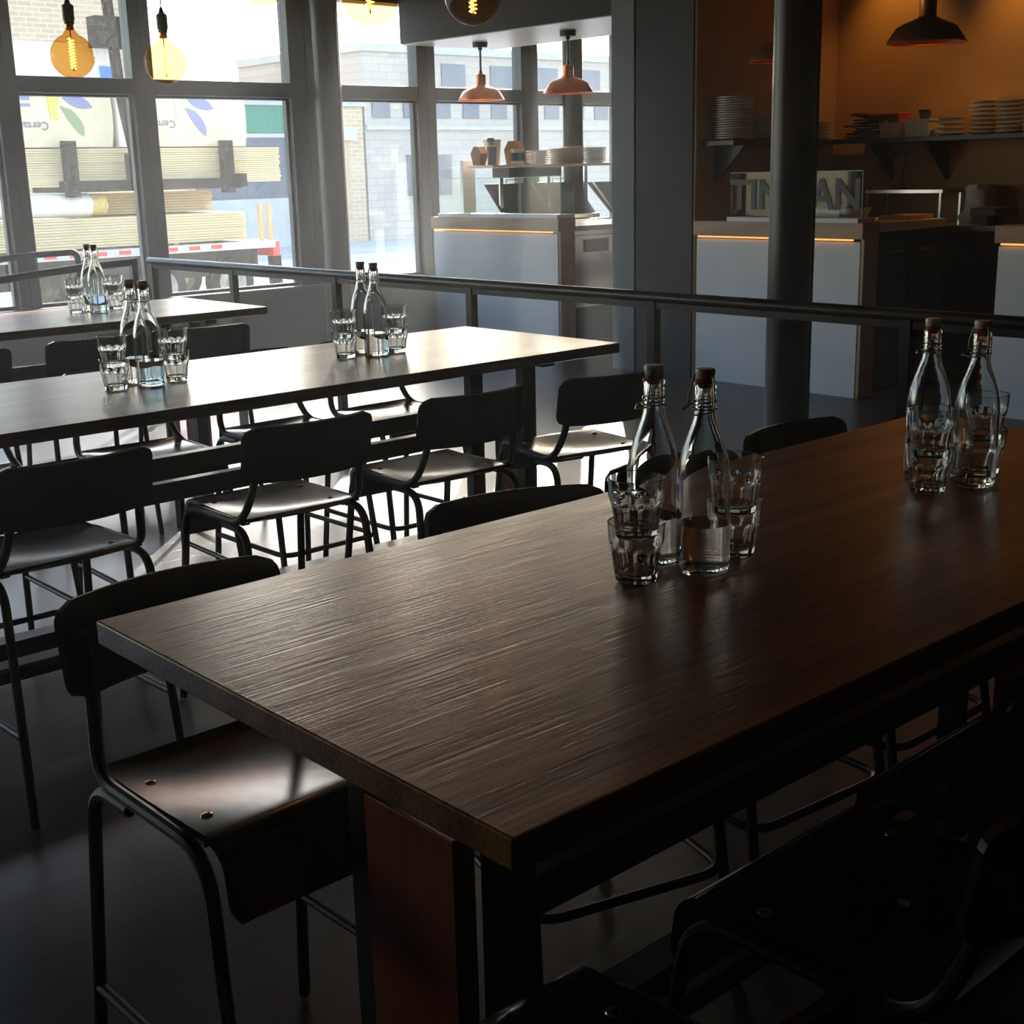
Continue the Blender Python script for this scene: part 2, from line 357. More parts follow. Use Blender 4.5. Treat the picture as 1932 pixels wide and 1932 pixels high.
# ------------------------------------------------------------------ stools
def make_stool(label, loc, rz):
    t = thing('counter_stool', label, 'stool', loc, rz, None)
    hw = .183
    def seat(u, v):
        x = (u*2-1)*hw; s = v*.48
        if s < .33: y, z = -.19+s, .65-.019*math.sin(math.pi*(s/.33)**.62)*(1-.7*(x/hw)**2)
        else:
            a = (s-.33)/.055; 
            if a < math.pi/2: y, z = .14+.055*math.sin(a), .65-.055*(1-math.cos(a))
            else: y, z = .195+.006*(a-math.pi/2), .595-.055*(a-math.pi/2)
        if v > .94: x *= 1-.06*((v-.94)/.06)**2
        return (x, y, z)
    st = B().sheet(seat, 10, 30, .012).done('seat', M['black'], t)
    for bx, by in ((-.145, -.10), (.145, -.10), (-.145, .075), (.145, .075)):
        B().lathe([(.0105, 0), (.0095, .002), (.005, .004), (0, .0045)], 14, (bx, by, .638 if by < 0 else .6455)).box(bx-.006, bx+.006, by-.0008, by+.0008, .6415 if by < 0 else .649, .6428 if by < 0 else .6502).done('screw', M['brass'], st)
    H, r, wb = .158, .034, .205
    def back(u, v):
        d = abs(v-.5)*H; q = max(0, d-(H/2-r)); w = wb-r+math.sqrt(max(0, r*r-q*q))
        x = (u*2-1)*w; z = .757+v*H
        return (x, -.262-(v*H)*.18+.052*(x/wb)**2, z)
    bk = B().sheet(back, 20, 14, -.012).done('backrest', M['black'], t)
    for s in (-1, 1):
        B().lathe([(.007, 0), (.006, .002), (0, .003)], 10, (0, 0, 0), axis='Y').done('rivet', M['brass'], bk, loc=(s*.165, -.2725+.034-.019, .86))
    for s in (-1, 1):
        p = [(s*.165, -.245, .86), (s*.170, -.222, .74), (s*.1935, -.178, .636), (s*.1935, .155, .632), (s*.216, .245, .004)]
        B().tube(fillet(p, .075, 7), .0115, 10).done('frame_tube', M['steel'], t)
        p = [(s*.1935, -.075, .618), (s*.1935, -.20, .618), (s*.212, -.262, .004)]
        B().tube(fillet(p, .085, 7), .0115, 10).done('leg', M['steel'], t)
        B().box(s*.165-.012, s*.165+.012, -.15, .12, .622, .634).done('seat_bracket', M['steel'], t)
    p = [(-.206, -.238, .235), (-.206, .225, .235), (.206, .225, .235), (.206, -.238, .235)]
    B().tube(fillet(p, .06, 7), .0095, 10).done('footrest', M['steel'], t)
    return t
stools = [
 (.985, 1.72, 181, 'black stool under the left end of the near table, seat catching a bright reflection'),
 (1.70, 1.73, 164, 'black stool turned slightly at the far side of the near table, second from left'),
 (2.22, 1.71, 175, 'black stool at the far side of the near table, behind the left bottles'),
 (2.745, 1.74, 179, 'black stool at the far side of the near table, before the round column'),
 (.79, .822, 0, 'dark stool at the bottom edge, by the left corner of the near table'),
 (1.365, .83, 0, 'dark stool on the near side of the near table, second from left'),
 (1.83, .86, 1, 'dark stool on the near side of the near table, third from left'),
 (2.36, .90, -2, 'dark stool on the near side of the near table, rightmost there'),
 (1.29, 3.30, 2, 'black stool at the left edge on the near side of the middle table'),
 (1.98, 3.29, -2, 'second black stool from left on the near side of the middle table'),
 (2.58, 3.29, -2, 'third black stool from left on the near side of the middle table'),
 (3.15, 3.21, -11, 'black stool turned outward at the right end of the middle table'),
 (1.45, 4.17, 180, 'black stool on the far side of the middle table, leftmost there'),
 (2.05, 4.17, 178, 'black stool on the far side of the middle table, second from left'),
 (2.62, 4.17, 181, 'black stool on the far side of the middle table, third from left'),
 (3.12, 4.17, 180, 'black stool on the far side of the middle table, nearest the handrail'),
 (1.86, 5.62, 0, 'black stool at the far table, nearest the left edge'),
 (2.46, 5.63, -6, 'black stool at the far table, behind the left bottles of the middle table'),
 (3.00, 5.62, -8, 'black stool at the far table, nearest the handrail'),
]
st0 = None
for x, y, r, lab in stools:
    st0 = make_stool(lab, (x, y, 0), rad(r)) if st0 is None else st0
    if (x, y) != tuple(round(v, 3) for v in st0.location[:2]): dup(st0, (x, y, 0), rad(r), lab)
for o in [o for o in COL.objects if o.name.startswith('counter_stool')]: o['group'] = 'black stools around the long tables'

# ------------------------------------------------------------------ bottles and tumblers
def make_bottle(label, loc, rz=0):
    t = thing('swing_top_bottle', label, 'bottle', loc, rz, 'swing-top water bottles')
    out = [(0, .004), (.030, 0), (.038, .001), (.0415, .006), (.042, .02), (.042, .026), (.042, .14), (.042, .145), (.041, .160), (.037, .182), (.030, .205), (.0225, .226), (.0178, .243), (.0162, .256), (.0165, .262), (.0185, .264), (.0185, .268), (.0165, .270), (.0162, .286), (.0175, .289), (.0175, .295), (.0155, .297)]
    inn = [(.0115, .297), (.0118, .262), (.0135, .243), (.0188, .226), (.0265, .205), (.0335, .182), (.0376, .160), (.0385, .145), (.0385, .14), (.0385, .026), (.0385, .020), (.035, .010), (.02, .009), (0, .011)]
    B().lathe(out+inn, 36).done('glass_body', M['glass'], t)
    B().lathe([(0, .0098), (.02, .0080), (.0352, .0092), (.0388, .0202), (.0388, .026), (.0388, .078), (0, .078)], 36).done('water', M['water'], t)
    s = B().lathe([(0, .3035), (.0135, .3035), (.0142, .306), (.0155, .314), (.0140, .318), (0, .319)], 24).done('stopper', M['ceramic'], t)
    B().lathe([(.0085, .290), (.0135, .2972), (.0140, .3034), (.0085, .3034)], 20, close=True).done('gasket', M['rubber'], s)
    w = B()
    for q in (-1, 1):
        w.tube(fillet([(q*.0140, 0, .309), (q*.0235, .002, .307), (q*.034, .006, .276), (q*.032, .008, .258), (q*.0195, 0, .2665)], .006, 4), .0013, 6)
    w.tube([(.0192*math.cos(a), .0192*math.sin(a), .2575) for a in [2*math.pi*k/24 for k in range(25)]], .0011, 6, False)
    w.tube(fillet([(-.032, .008, .258), (-.024, .028, .252), (.024, .028, .252), (.032, .008, .258)], .008, 4), .0013, 6)
    w.done('wire_bail', M['wire'], t)
    return t
def make_tumbler(label, loc, rz=0):
    N = 10
    def rf(a, z):
        w = 2*math.pi/N; d = (a % w)-w/2; u = abs(d)/(w/2)
        k = min(1, max(0, (.061-.012*u*u-z)/.005)) if z > .003 else 1
        return 1+(math.cos(math.pi/N)/math.cos(d)-1.012)*k
    out = [(r*1.055, z) for r, z in [(0, .001), (.027, 0), (.0305, .002), (.0315, .006), (.0364, .042), (.0370, .046), (.0376, .050), (.0382, .053), (.0388, .056), (.0395, .059), (.0400, .062), (.0405, .066), (.0407, .069), (.0421, .0905), (.0422, .0925), (.0415, .0935)]]
    inn = [(r*1.055, z) for r, z in [(.0398, .0925), (.0397, .0905), (.0382, .066), (.0378, .062), (.0352, .050), (.0285, .016), (.026, .0135), (0, .0125)]]
    o = B().lathe(out, 60, rfun=rf).done('tumbler', M['glass'])
    bm = bmesh.new(); bm.from_mesh(o.data)
    seg = 60; rings = []
    for r, z in inn:
        rings.append([bm.verts.new((0, 0, z))] if r < 1e-6 else [bm.verts.new((r*math.cos(2*math.pi*k/seg), r*math.sin(2*math.pi*k/seg), z)) for k in range(seg)])
    bm.verts.ensure_lookup_table()
    top = [v for v in bm.verts if abs(v.co.z-.0935) < 1e-5]; top.sort(key=lambda v: math.atan2(v.co.y, v.co.x) % (2*math.pi))
    rings.insert(0, top)
    for a, b in zip(rings, rings[1:]):
        for k in range(seg):
            k2 = (k+1) % seg
            bm.faces.new((a[k], a[k2], b[0]) if len(b) == 1 else (a[k], a[k2], b[k2], b[k])).smooth = True
    bmesh.ops.recalc_face_normals(bm, faces=bm.faces)
    for e in bm.edges:
        if len(e.link_faces) == 2 and e.calc_face_angle(0) > rad(30): e.smooth = False
    bm.to_mesh(o.data); bm.free()
    o.location = loc; o.rotation_euler = (0, 0, rz)
    return tag(o, label, 'glass', 'stacked faceted tumblers')
TZ = .9502
bottles = [(1.516, 1.363, 40, 'left swing-top water bottle of the left pair on the near table'),
 (1.536, 1.277, 75, 'right swing-top water bottle of the left pair on the near table'),
 (2.318, 1.360, 30, 'water bottle behind the tumblers at the right end of the near table'),
 (2.335, 1.266, 60, 'rightmost water bottle on the near table'),
 (1.855, 3.730, 10, 'front bottle of the left pair on the middle table'),
 (1.857, 3.822, 50, 'rear bottle of the left pair on the middle table'),
 (2.713, 3.730, 30, 'front bottle of the right pair on the middle table'),
 (2.724, 3.822, 70, 'rear bottle of the right pair on the middle table'),
 (2.776, 6.050, 20, 'front bottle on the far table by the windows'),
 (2.784, 6.142, 60, 'rear bottle on the far table by the windows')]
b0 = None
for x, y, r, lab in bottles:
    if b0 is None: b0 = make_bottle(lab, (x, y, TZ), rad(r))
    else: dup(b0, (x, y, TZ), rad(r), lab)
stacks = [(1.428, 1.318, 'in front of the bottles on the near table'), (1.640, 1.298, 'behind the left bottle pair on the near table'),
 (2.222, 1.296, 'in front of the right bottles on the near table'), (2.430, 1.300, 'behind the rightmost bottle on the near table'),
 (1.742, 3.735, 'left of the left bottles on the middle table'), (1.955, 3.755, 'right of the left bottles on the middle table'),
 (2.600, 3.76, 'left of the right bottles on the middle table'), (2.805, 3.74, 'right of the right bottles on the middle table'),
 (2.69, 6.11, 'left of the bottles on the far table'), (2.895, 6.12, 'right of the bottles on the far table')]
g0 = None
for x, y, lab in stacks:
    for k, w in ((0, 'lower'), (1, 'upper')):
        loc = (x, y, TZ+k*.0695); L = '%s clear tumbler of the stack %s' % (w, lab)
        if g0 is None: g0 = make_tumbler(L, loc)
        else: dup(g0, loc, rad(18*k+random.uniform(-15, 15)), L)

# ------------------------------------------------------------------ hanging lights
def globe(label, loc):
    t = thing('globe_pendant', label, 'lamp', loc, 0, 'amber globe bulbs over the tables')
    R = .098
    B().lathe([(0, -R)]+[(R*math.sin(a), -R*math.cos(a)) for a in [math.pi*k/24 for k in range(1, 22)]]+[(.024, R+.008), (.019, R+.024)], 32).done('bulb_glass', M['amber'], t)
    B().lathe([(.016, R+.015), (.019, R+.02), (.019, R+.045), (0, R+.045)], 20).done('screw_base', M['brass'], t)
    B().lathe([(0, R+.04), (.0225, R+.04), (.0225, R+.055), (.026, R+.055), (.026, R+.12), (.014, R+.128), (.006, R+.155), (0, R+.155)], 20).done('socket', M['blackplastic'], t)
    B().tube([(0, 0, R+.15), (0, 0, 3.4-loc[2])], .003, 6).done('cord', M['blackplastic'], t)
    B().tube([(.013*math.cos(1.1*k), .013*math.sin(1.1*k), -.055+.0024*k) for k in range(56)], .0022, 5).done('filament', M['filament'], t)
    B().tube([(0, 0, -.065), (0, 0, R+.02)], .003, 6).done('stem', M['ceramic'], t)
    return t
gl0 = globe('amber globe bulb over the far table at the upper left of the photo', (2.775, 6.06, 2.115))
for loc, lab in (((3.24, 6.06, 2.10), 'amber globe bulb over the far table nearest the handrail'), ((2.76, 3.74, 2.14), 'amber globe bulb over the middle table, left of the one with glowing coil'),
                 ((3.19, 3.72, 2.155), 'amber globe bulb with glowing coil over the right end of the middle table'), ((2.345, 3.72, 2.175), 'amber globe bulb over the middle table, only its lowest sliver in view'),
                 ((1.45, 1.3, 2.13), 'amber globe bulb above the left bottles of the near table'), ((2.0, 1.3, 2.13), 'amber globe bulb above the middle of the near table')):
    dup(gl0, loc, 0, lab)
def warehouse(label, loc, top, watts):
    t = thing('copper_pendant', label, 'lamp', loc, 0, 'copper warehouse pendants')
    prof = [(.21, 0), (.205, .012), (.165, .075), (.12, .10), (.05, .125), (.045, .14), (.045, .215), (.03, .225), (0, .225)]
    B().lathe(prof+[(0, .22), (.04, .21), (.04, .135), (.115, .095), (.16, .07), (.198, .012), (.205, 0)], 40).done('shade', M['copper'], t)
    B().tube([(.206*math.cos(a), .206*math.sin(a), .001) for a in [2*math.pi*k/40 for k in range(41)]], .005, 6, False).done('rim', M['copper'], t)
    h = top-loc[2]
    B().lathe([(0, .222), (.014, .222), (.014, .25), (.009, .255), (.009, h-.07), (.018, h-.065), (.018, h-.04), (0, h-.04)], 16).done('stem', M['darkmetal'] if watts else M['brass'], t)
    B().lathe([(0, h-.045), (.065, h-.045), (.068, h-.01), (.068, h), (0, h)], 24).done('canopy', M['darkmetal'], t)
    B().lathe([(0, .03)]+[(.032*math.sin(a), .062-.032*math.cos(a)) for a in [math.pi*k/10 for k in range(1, 10)]]+[(.012, .13), (0, .13)], 16).done('bulb', M['lamp'], t)
    ld = bpy.data.lights.new('pendant_light', 'POINT'); ld.energy = watts; ld.color = (1, .42, .12); ld.shadow_soft_size = .03
    lo = bpy.data.objects.new('pendant_light', ld); COL.objects.link(lo); lo.parent = t; lo.location = (0, 0, .02)
    return t
warehouse('left copper pendant over the takeaway counter, glinting in the sun', (8.13, 9.40, 2.18), 2.672, 2)
warehouse('right copper pendant over the takeaway counter', (8.12, 8.27, 2.18), 2.672, 2)
warehouse('copper pendant at the upper right before the glowing kitchen wall', (6.72, 4.08, 2.18), 3.4, .8)
warehouse('copper pendant partly hidden behind the round column', (6.93, 5.18, 2.17), 3.4, .8)

# ------------------------------------------------------------------ kitchen: counters
def front_counter(label, y0, y1):
    t = thing('service_counter', label, 'counter', (7.65, (y0+y1)/2, 0)); h = (y1-y0)/2
    B().box(.02, .13, -h+.03, h-.02, 0, 1.045).done('front_panel', M['white'], t)
    B().box(.0, .2, -h, h, 1.065, 1.17).done('wood_cap', M['cap'], t, .003)
    B().box(.025, .19, -h-.0, -h+.03, 0, 1.065).done('end_panel', M['cap'], t, .002)
    B().box(.004, .018, -h+.08, h-.04, 1.053, 1.064).done('led_strip', M['led'], t)
    return t
front_counter('white fronted takeaway counter with wood cap by the windows', 7.93, 9.60)
c2 = front_counter('white fronted counter with wood cap behind the round column', 5.04, 6.495)
front_counter('white fronted counter with wood cap cut by the right edge of the photo', 2.2, 4.11)
def guard(label, y0, y1, z1):
    t = thing('glass_guard', label, 'glass screen', (7.70, (y0+y1)/2, 1.17)); h = (y1-y0)/2
    B().box(-.04, .16, -h, h, 0, .03).done('ledge', M['white'], t)
    B().box(.0, .008, -h, h, .03, z1).done('front_pane', M['guard'], t)
    B().box(.0, .16, -h, -h+.008, .03, z1).done('side_pane', M['guard'], t)
    B().box(-.001, .009, -h, h, z1, z1+.004).box(-.001, .009, -h-.002, -h+.001, .03, z1).done('polished_edge', M['gedge'], t)
    return t
guard('glass guard on the takeaway counter by the windows', 7.95, 9.50, .33)
g2 = guard('glass guard with big grey letters reflecting the street', 5.09, 6.19, .335)
rot = Matrix(((0, 0, -1), (-1, 0, 0), (0, 1, 0))).to_4x4(); rot.translation = (-.004, .0, .175)
text_mesh('lettering', 'TINMAN', .285, M['letter'], g2, rot, .001, .006)

# takeaway side: prep fridge, over-shelf and what stands on it
t = thing('prep_fridge', 'stainless prep fridge with worktop behind the end of the takeaway counter', 'fridge', (8.7, 8.36, 0))
B().box(-.845, 1.1, -.36, .30, .12, 1.06).done('body', M['stainless'], t, .004)
B().box(-.845, 1.12, -.40, .32, 1.06, 1.10).done('worktop', M['cream'], t, .004)
B().box(-.84, 1.08, -.33, .3, 0, .12).box(-.84, 1.1, -.372, -.36, .13, .42).done('plinth', M['darkmetal'], t)
for a, b in ((-.842, -.828), (-.815, -.15), (-.135, .5)):
    d = B().box(a, b, -.385, -.362, .44, 1.02).done('door', M['stainless'], t, .004)
    if b-a > .1: B().box(a+.1, a+.40, -.388, -.384, .88, .98).box(a+.1, a+.40, -.392, -.386, .975, .985).done('handle', M['darkmetal'], d)
t = thing('sandwich_prep_table', 'dark lidded sandwich prep table under the over-shelf by the window', 'prep table', (8.75, 9.42, 0))
B().box(-.5, .72, -.32, .34, .1, 1.10).done('body', M['stainless'], t, .004)
B().box(-.46, .68, -.26, .3, 0, .1).done('plinth', M['blackplastic'], t)
for k in range(2):
    x0 = -.48+k*.60
    B().prism([(x0, -.16, 1.13), (x0, .12, 1.44), (x0, .145, 1.44), (x0, -.135, 1.13)], (.585, 0, 0)).done('lid', M['darkmetal'], t)
    B().tube(fillet([(x0+.25, .11, 1.435), (x0+.25, .11, 1.475), (x0+.42, .11, 1.475), (x0+.42, .11, 1.435)], .01, 3), .005, 6).done('lid_handle', M['wire'], t)
B().box(-.49, .71, -.2, -.15, 1.10, 1.14).done('lid_hinge', M['stainless'], t)
t = thing('sandwich_prep_table', 'raised dark lid of the prep fridge beside the grey pillar', 'prep table', (9.15, 8.45, 1.101))
B().prism([(-.42, -.16, .02), (-.42, .2, .34), (-.42, .225, .34), (-.42, -.135, .02)], (.9, 0, 0)).done('lid', M['darkmetal'], t)
for x in (-.40, .40): B().tube([(x, -.18, .02), (x-.0, .17, .335)], .012, 8).done('strut', M['stainless'], t)
B().box(-.43, .48, -.2, -.14, 0, .03).done('lid_hinge', M['stainless'], t)
t = thing('over_shelf', 'long pale shelf above the prep fridge holding takeaway boxes', 'shelf', (8.9, 9.2, 0))
B().box(-.98, 1.2, -.17, .17, 1.585, 1.61).done('board', M['cream'], t, .003)
for x in (-.6, .0, .5): B().box(x-.02, x+.02, .145, .165, 1.101, 1.585).done('upright', M['stainless'], t)
B().box(-.75, -.1, -.13, .1, 1.50, 1.583).done('ticket_drawer', M['darkmetal'], t)
SZ = 1.611
def taper(x0, x1, y0, y1, z0, z1, k):
    b = B(); d = k; pts = [(x0+d, y0+d, z0), (x1-d, y0+d, z0), (x1-d, y1-d, z0), (x0+d, y1-d, z0)]
    v = [b.bm.verts.new(p) for p in pts]+[b.bm.verts.new(p) for p in ((x0, y0, z1), (x1, y0, z1), (x1, y1, z1), (x0, y1, z1))]
    for q in ((3, 2, 1, 0), (4, 5, 6, 7), (0, 1, 5, 4), (1, 2, 6, 5), (2, 3, 7, 6), (3, 0, 4, 7)): b.bm.faces.new([v[i] for i in q])
    return b
def carton(label, x, y, m, w=.115, h=.12, flap=.09, rz=.3):
    t = thing('takeaway_carton', label, 'box', (x, y, SZ), rz)
    taper(-w/2, w/2, -w/2, w/2, 0, h, .015).done('box', m, t)
    for s in (-1, 1):
        B().prism([(s*w/2, -w/2, h), (s*w/2, w/2, h), (s*w/2-s*.01, w/4, h+flap), (s*w/2-s*.01, -w/4, h+flap)], (-s*.003, 0, 0)).done('flap', m, t)
    return t
carton('open brown card takeaway carton with raised flaps on the over-shelf', 8.31, 9.17, M['kraft'], .15, .13, .075, .5)
carton('pale card carton at the left end behind the white panel', 7.98, 9.28, M['kraft'], .11, .10, .06, .2)
def tub(label, x, y, r, h, m, sm, name='tub', cat='tub'):
    t = thing(name, label, cat, (x, y, SZ))
    B().lathe([(0, 0), (r*.85, 0), (r, h), (r*.94, h), (r*.8, .006), (0, .006)], 24).done('body', m, t)
    B().lathe([(r*1.0, h-.015), (r*1.05, h-.012), (r*1.05, h), (r*.96, h)], 24, close=True).done('rim', sm, t)
    return t
tub('clear plastic bucket at the back of the over-shelf', 8.13, 9.27, .08, .22, M['tub'], M['tub'])
tk = tub('navy cup holding black utensils on the over-shelf', 8.0, 9.13, .045, .17, M['navy'], M['tub'], 'utensil_cup', 'cup')
t = thing('jar', 'squat jar with dark printed label in front of the open carton', 'jar', (8.22, 9.03, SZ))
B().lathe([(0, 0), (.055, 0), (.06, .01), (.06, .12), (0, .12)], 24).done('body', M['tub'], t)
B().lathe([(.0605, .03), (.061, .03), (.061, .10), (.0605, .10)], 24, close=True).done('label_band', M['navy'], t)
B().lathe([(0, .12), (.063, .12), (.063, .135), (0, .135)], 24).done('lid', M['tub'], t)
for k, (dx, dy) in enumerate(((-.02, 0), (.0, .02), (.018, -.01), (.008, .0))):
    t = thing('serving_spoon', 'black serving utensil standing in the navy cup', 'utensil', (8.0+dx, 9.13+dy, SZ+.008), k*1.3, 'black utensils in the navy cup')
    B().tube([(0, 0, 0), (.012, 0, .19)], .004, 6).done('handle', M['blackplastic'], t)
    B().lathe([(0, -.02), (.016, -.015), (.022, 0), (.016, .018), (0, .022)], 12, (.014, 0, .205)).done('bowl', M['blackplastic'], t)
def bowl_stack(x, y, z, r, h, n, where, first=None, name='plate', cat='plate', kind='pale plate'):
    dz = h/n
    for k in range(n):
        L = '%s %s' % (kind, where)
        if first is None:
            first = B().lathe([(0, 0), (.6, 0), (.66, .06), (1, .30), (1, .42), (.95, .42), (.62, .14), (0, .12)], 28).done(name, M['plate'])
            first.scale = (r, r, .05); first.location = (x, y, z); tag(first, L, cat, 'plates '+where)
        else:
            c = dup(first, (x, y, z+k*dz), 0, L, 'plates '+where); c.scale = (r, r, .05)
    return first
pf = bowl_stack(8.62, 9.2, SZ, .105, .12, 6, 'in the pinkish stack behind the small white tub on the over-shelf')
pf2 = bowl_stack(8.86, 9.17, SZ, .10, .13, 9, 'in the second stack from left on the over-shelf', pf)
bowl_stack(9.10, 9.22, SZ, .115, .15, 10, 'in the third stack from left on the over-shelf', pf)
bowl_stack(9.37, 9.2, SZ, .115, .14, 9, 'in the rightmost stack on the over-shelf', pf)
t = thing('white_tub', 'small white tub in front of the first plate stack on the over-shelf', 'tub', (8.53, 9.07, SZ))
B().lathe([(0, 0), (.045, 0), (.055, .105), (.05, .105), (.042, .005), (0, .005)], 20).done('body', M['tub'], t)
B().lathe([(.052, .098), (.058, .098), (.058, .108), (.052, .108)], 20, close=True).done('rim', M['tub'], t)
t = thing('squeeze_bottle', 'white squeeze bottle in the row on the prep fridge', 'bottle', (8.48, 8.09, 1.101), 0, 'squeeze bottles on the prep fridge')
B().lathe([(0, 0), (.022, 0), (.023, .005), (.023, .065), (.018, .075), (0, .075)], 14).done('body', M['tub'], t)
B().lathe([(0, .075), (.012, .075), (.009, .09), (.002, .125), (0, .125)], 12).done('nozzle', M['tub'], t)
for k in range(1, 7): dup(t, (8.48+.058*k, 8.09+.02*(k % 2), 1.101), 0)
t = thing('register_panel', 'tall narrow white panel standing behind the glass at the takeaway counter', 'panel', (8.05, 9.53, 1.10))
B().box(-.075, .075, -.02, .02, 0, .56).done('panel', M['white'], t, .004)
B().box(-.09, .09, -.06, .06, -.0, .012).done('foot', M['stainless'], t)
B().box(7.9, 8.2, 9.44, 9.64, 0, 1.10).done('base_cabinet', M['white']); tag(bpy.data.objects['base_cabinet'], 'plain white base cabinet behind the takeaway counter under the tall panel', 'cabinet')

# main kitchen: side counter, wall shelf, equipment
t = thing('side_counter', 'dark side counter with cream worktop behind the middle counter', 'counter', (8.8, 5.42, 0))
B().box(-.9, -.07, -.30, .32, .10, 1.10).done('body', M['darkmetal'], t)
B().box(-.94, -.06, -.34, .34, 1.10, 1.16).done('worktop', M['cream'], t, .003)
B().box(-.94, -.06, -.335, -.31, 1.065, 1.10).done('edge_strip', M['darkmetal'], t)
for x in (-.89, -.47): 
    d = B().box(x, x+.39, -.325, -.302, .16, 1.05).done('door', M['blackplastic'], t, .003)
    B().box(x+.1, x+.29, -.34, -.326, .95, .97).done('handle', M['wire'], d)
B().box(-.88, -.09, -.26, .28, 0, .10).done('plinth', M['blackplastic'], t)
t = thing('back_counter', 'long dark worktop counter along the kitchen back wall', 'counter', (9.07, 3.9, 0))
B().box(-.31, .32, -3.0, 2.55, .10, 1.07).done('body', M['darkmetal'], t)
B().box(-.32, .325, -3.02, 2.58, 1.07, 1.11).done('worktop', M['stainless'], t, .003)
B().box(-.28, .3, -2.95, 2.5, 0, .10).done('plinth', M['blackplastic'], t)
t = thing('wall_shelf', 'long dark shelf on the glowing kitchen wall stacked with plates', 'shelf', (9.225, 4.5, 0))
B().box(-.175, .172, -2.0, 1.70, 1.70, 1.735).done('board', M['darkmetal'], t, .002)
for y in (1.45, .97, .15, -1.0):
    B().prism([(-.15, y-.015, 1.70), (.172, y-.015, 1.70), (.172, y-.015, 1.42)], (0, .03, 0)).done('bracket', M['darkmetal'], t)
t = thing('wall_shelf', 'dark shelf on the dim side wall left of the round column', 'shelf', (8.4, 6.35, 0))
B().box(-.66, .98, -.145, .147, 1.70, 1.735).done('board', M['darkmetal'], t, .002)
for x in (-.5, .3):
    B().prism([(x-.015, -.13, 1.70), (x-.015, .147, 1.70), (x-.015, .147, 1.42)], (.03, 0, 0)).done('bracket', M['darkmetal'], t)
WZ = 1.736
def pstack(x, y, r, h, n, where): bowl_stack(x, y, WZ, r, h, n, where, pf, kind='white plate')
pstack(7.92, 6.345, .142, .30, 18, 'in the tall stack at the left end of the kitchen shelf')
pstack(8.27, 6.345, .135, .17, 10, 'in the kitchen shelf stack half behind the column')
pstack(8.98, 6.36, .10, .13, 8, 'in the kitchen shelf stack just right of the column')
pstack(9.15, 5.32, .113, .145, 4, 'in the low stack left of the tall kitchen shelf stacks')
pstack(9.28, 5.135, .105, .25, 8, 'in the leftmost of the tall right-hand kitchen shelf stacks')
pstack(9.26, 4.915, .105, .24, 8, 'in the second of the tall right-hand kitchen shelf stacks')
pstack(9.24, 4.67, .12, .22, 15, 'in the thin-plate stack at the right edge on the kitchen shelf')
for k in range(9):
    y = 6.10-.035*(k % 4)-.02*(k//4); z = WZ+.021*k
    w = .11+.02*math.sin(k*2.1)
    def fold(u, v, k=k, w=w): return ((u-.5)*.2, (v-.5)*2*w, .003*math.sin(u*5+k)+.003*math.sin(v*7+2*k)+.006)
    o = B().sheet(fold, 8, 8, .012).done('folded_cloth', M['redcloth'] if k == 8 else M['cloth']); o.location = (9.2, y, z+.012); o.rotation_euler = (0, 0, .25*math.sin(k*3))
    tag(o, 'dark folded cloth in the heap on the kitchen wall shelf' if k < 8 else 'red patterned cloth on top of the dark heap on the wall shelf', 'cloth', 'cloth heap on the wall shelf')
for y0, y1, h, lab in ((5.875, 5.685, .10, 'left shallow plastic bin of oddments on the kitchen wall shelf'), (5.66, 5.455, .115, 'right shallow plastic bin of oddments on the kitchen wall shelf')):
    t = thing('plastic_bin', lab, 'bin', (9.19, (y0+y1)/2, WZ)); h2 = (y0-y1)/2
    taper(-.12, .12, -h2, h2, 0, h, .015).done('body', M['tub'], t)
    B().box(-.125, .125, -h2-.005, h2+.005, h, h+.008).done('rim', M['tub'], t)
for k, (y, mm, lab) in enumerate(((5.83, 'cloth', 'dark pouch lying across the left plastic bin'), (5.73, 'redcloth', 'red striped packet standing in the left plastic bin'), (5.56, 'blackplastic', 'black wedge lying on the right plastic bin'))):
    t = tag(taper(-.045, .045, -.04, .04, 0, .07, -.0+.012).done('packet', M[mm], bevel=.01), lab, 'packet'); t.location = (9.19, y, WZ+(.109 if k < 2 else .124)); t.rotation_euler = (0, 0, .12*k)
# equipment on the back counter and side counter
t = thing('fan', 'round dark desk fan under the kitchen wall shelf', 'fan', (9.12, 5.68, 1.352), 0); t.scale = (.65, .65, .65)
B().lathe([(0, 0), (.09, 0), (.085, .02), (.02, .03), (.016, .27), (0, .27)], 20).done('stand', M['blackplastic'], t)
b = B()
for r in (.05, .09, .13, .16): b.tube([(-.03, r*math.cos(a), .40+r*math.sin(a)) for a in [2*math.pi*k/24 for k in range(25)]], .003, 5, False)
for k in range(12): b.tube([(-.03, 0, .40), (-.03, .16*math.cos(k*math.pi/6), .40+.16*math.sin(k*math.pi/6))], .002, 5)
b.done('cage', M['wire'], t)
b = B()
for k in range(3):
    a = k*2.094; b.prism([(-.01, .02*math.cos(a), .40+.02*math.sin(a)), (-.01, .13*math.cos(a-.35), .40+.13*math.sin(a-.35)), (.0, .13*math.cos(a+.35), .40+.13*math.sin(a+.35))], (.004, 0, 0))
b.done('blades', M['blackplastic'], t)
B().lathe([(0, -.01), (.035, 0), (.035, .09), (0, .10)], 16, (0, 0, .40), axis='X').done('motor', M['blackplastic'], t)
t = thing('steel_rack', 'low stainless rack holding tubs on the back counter', 'rack', (9.18, 5.62, 1.111))
B().box(-.14, .16, -.33, .33, .215, .24).done('shelf', M['stainless'], t)
for x in (-.13, .15):
    for y in (-.31, .31): B().box(x-.008, x+.008, y-.008, y+.008, 0, .215).done('leg', M['stainless'], t)
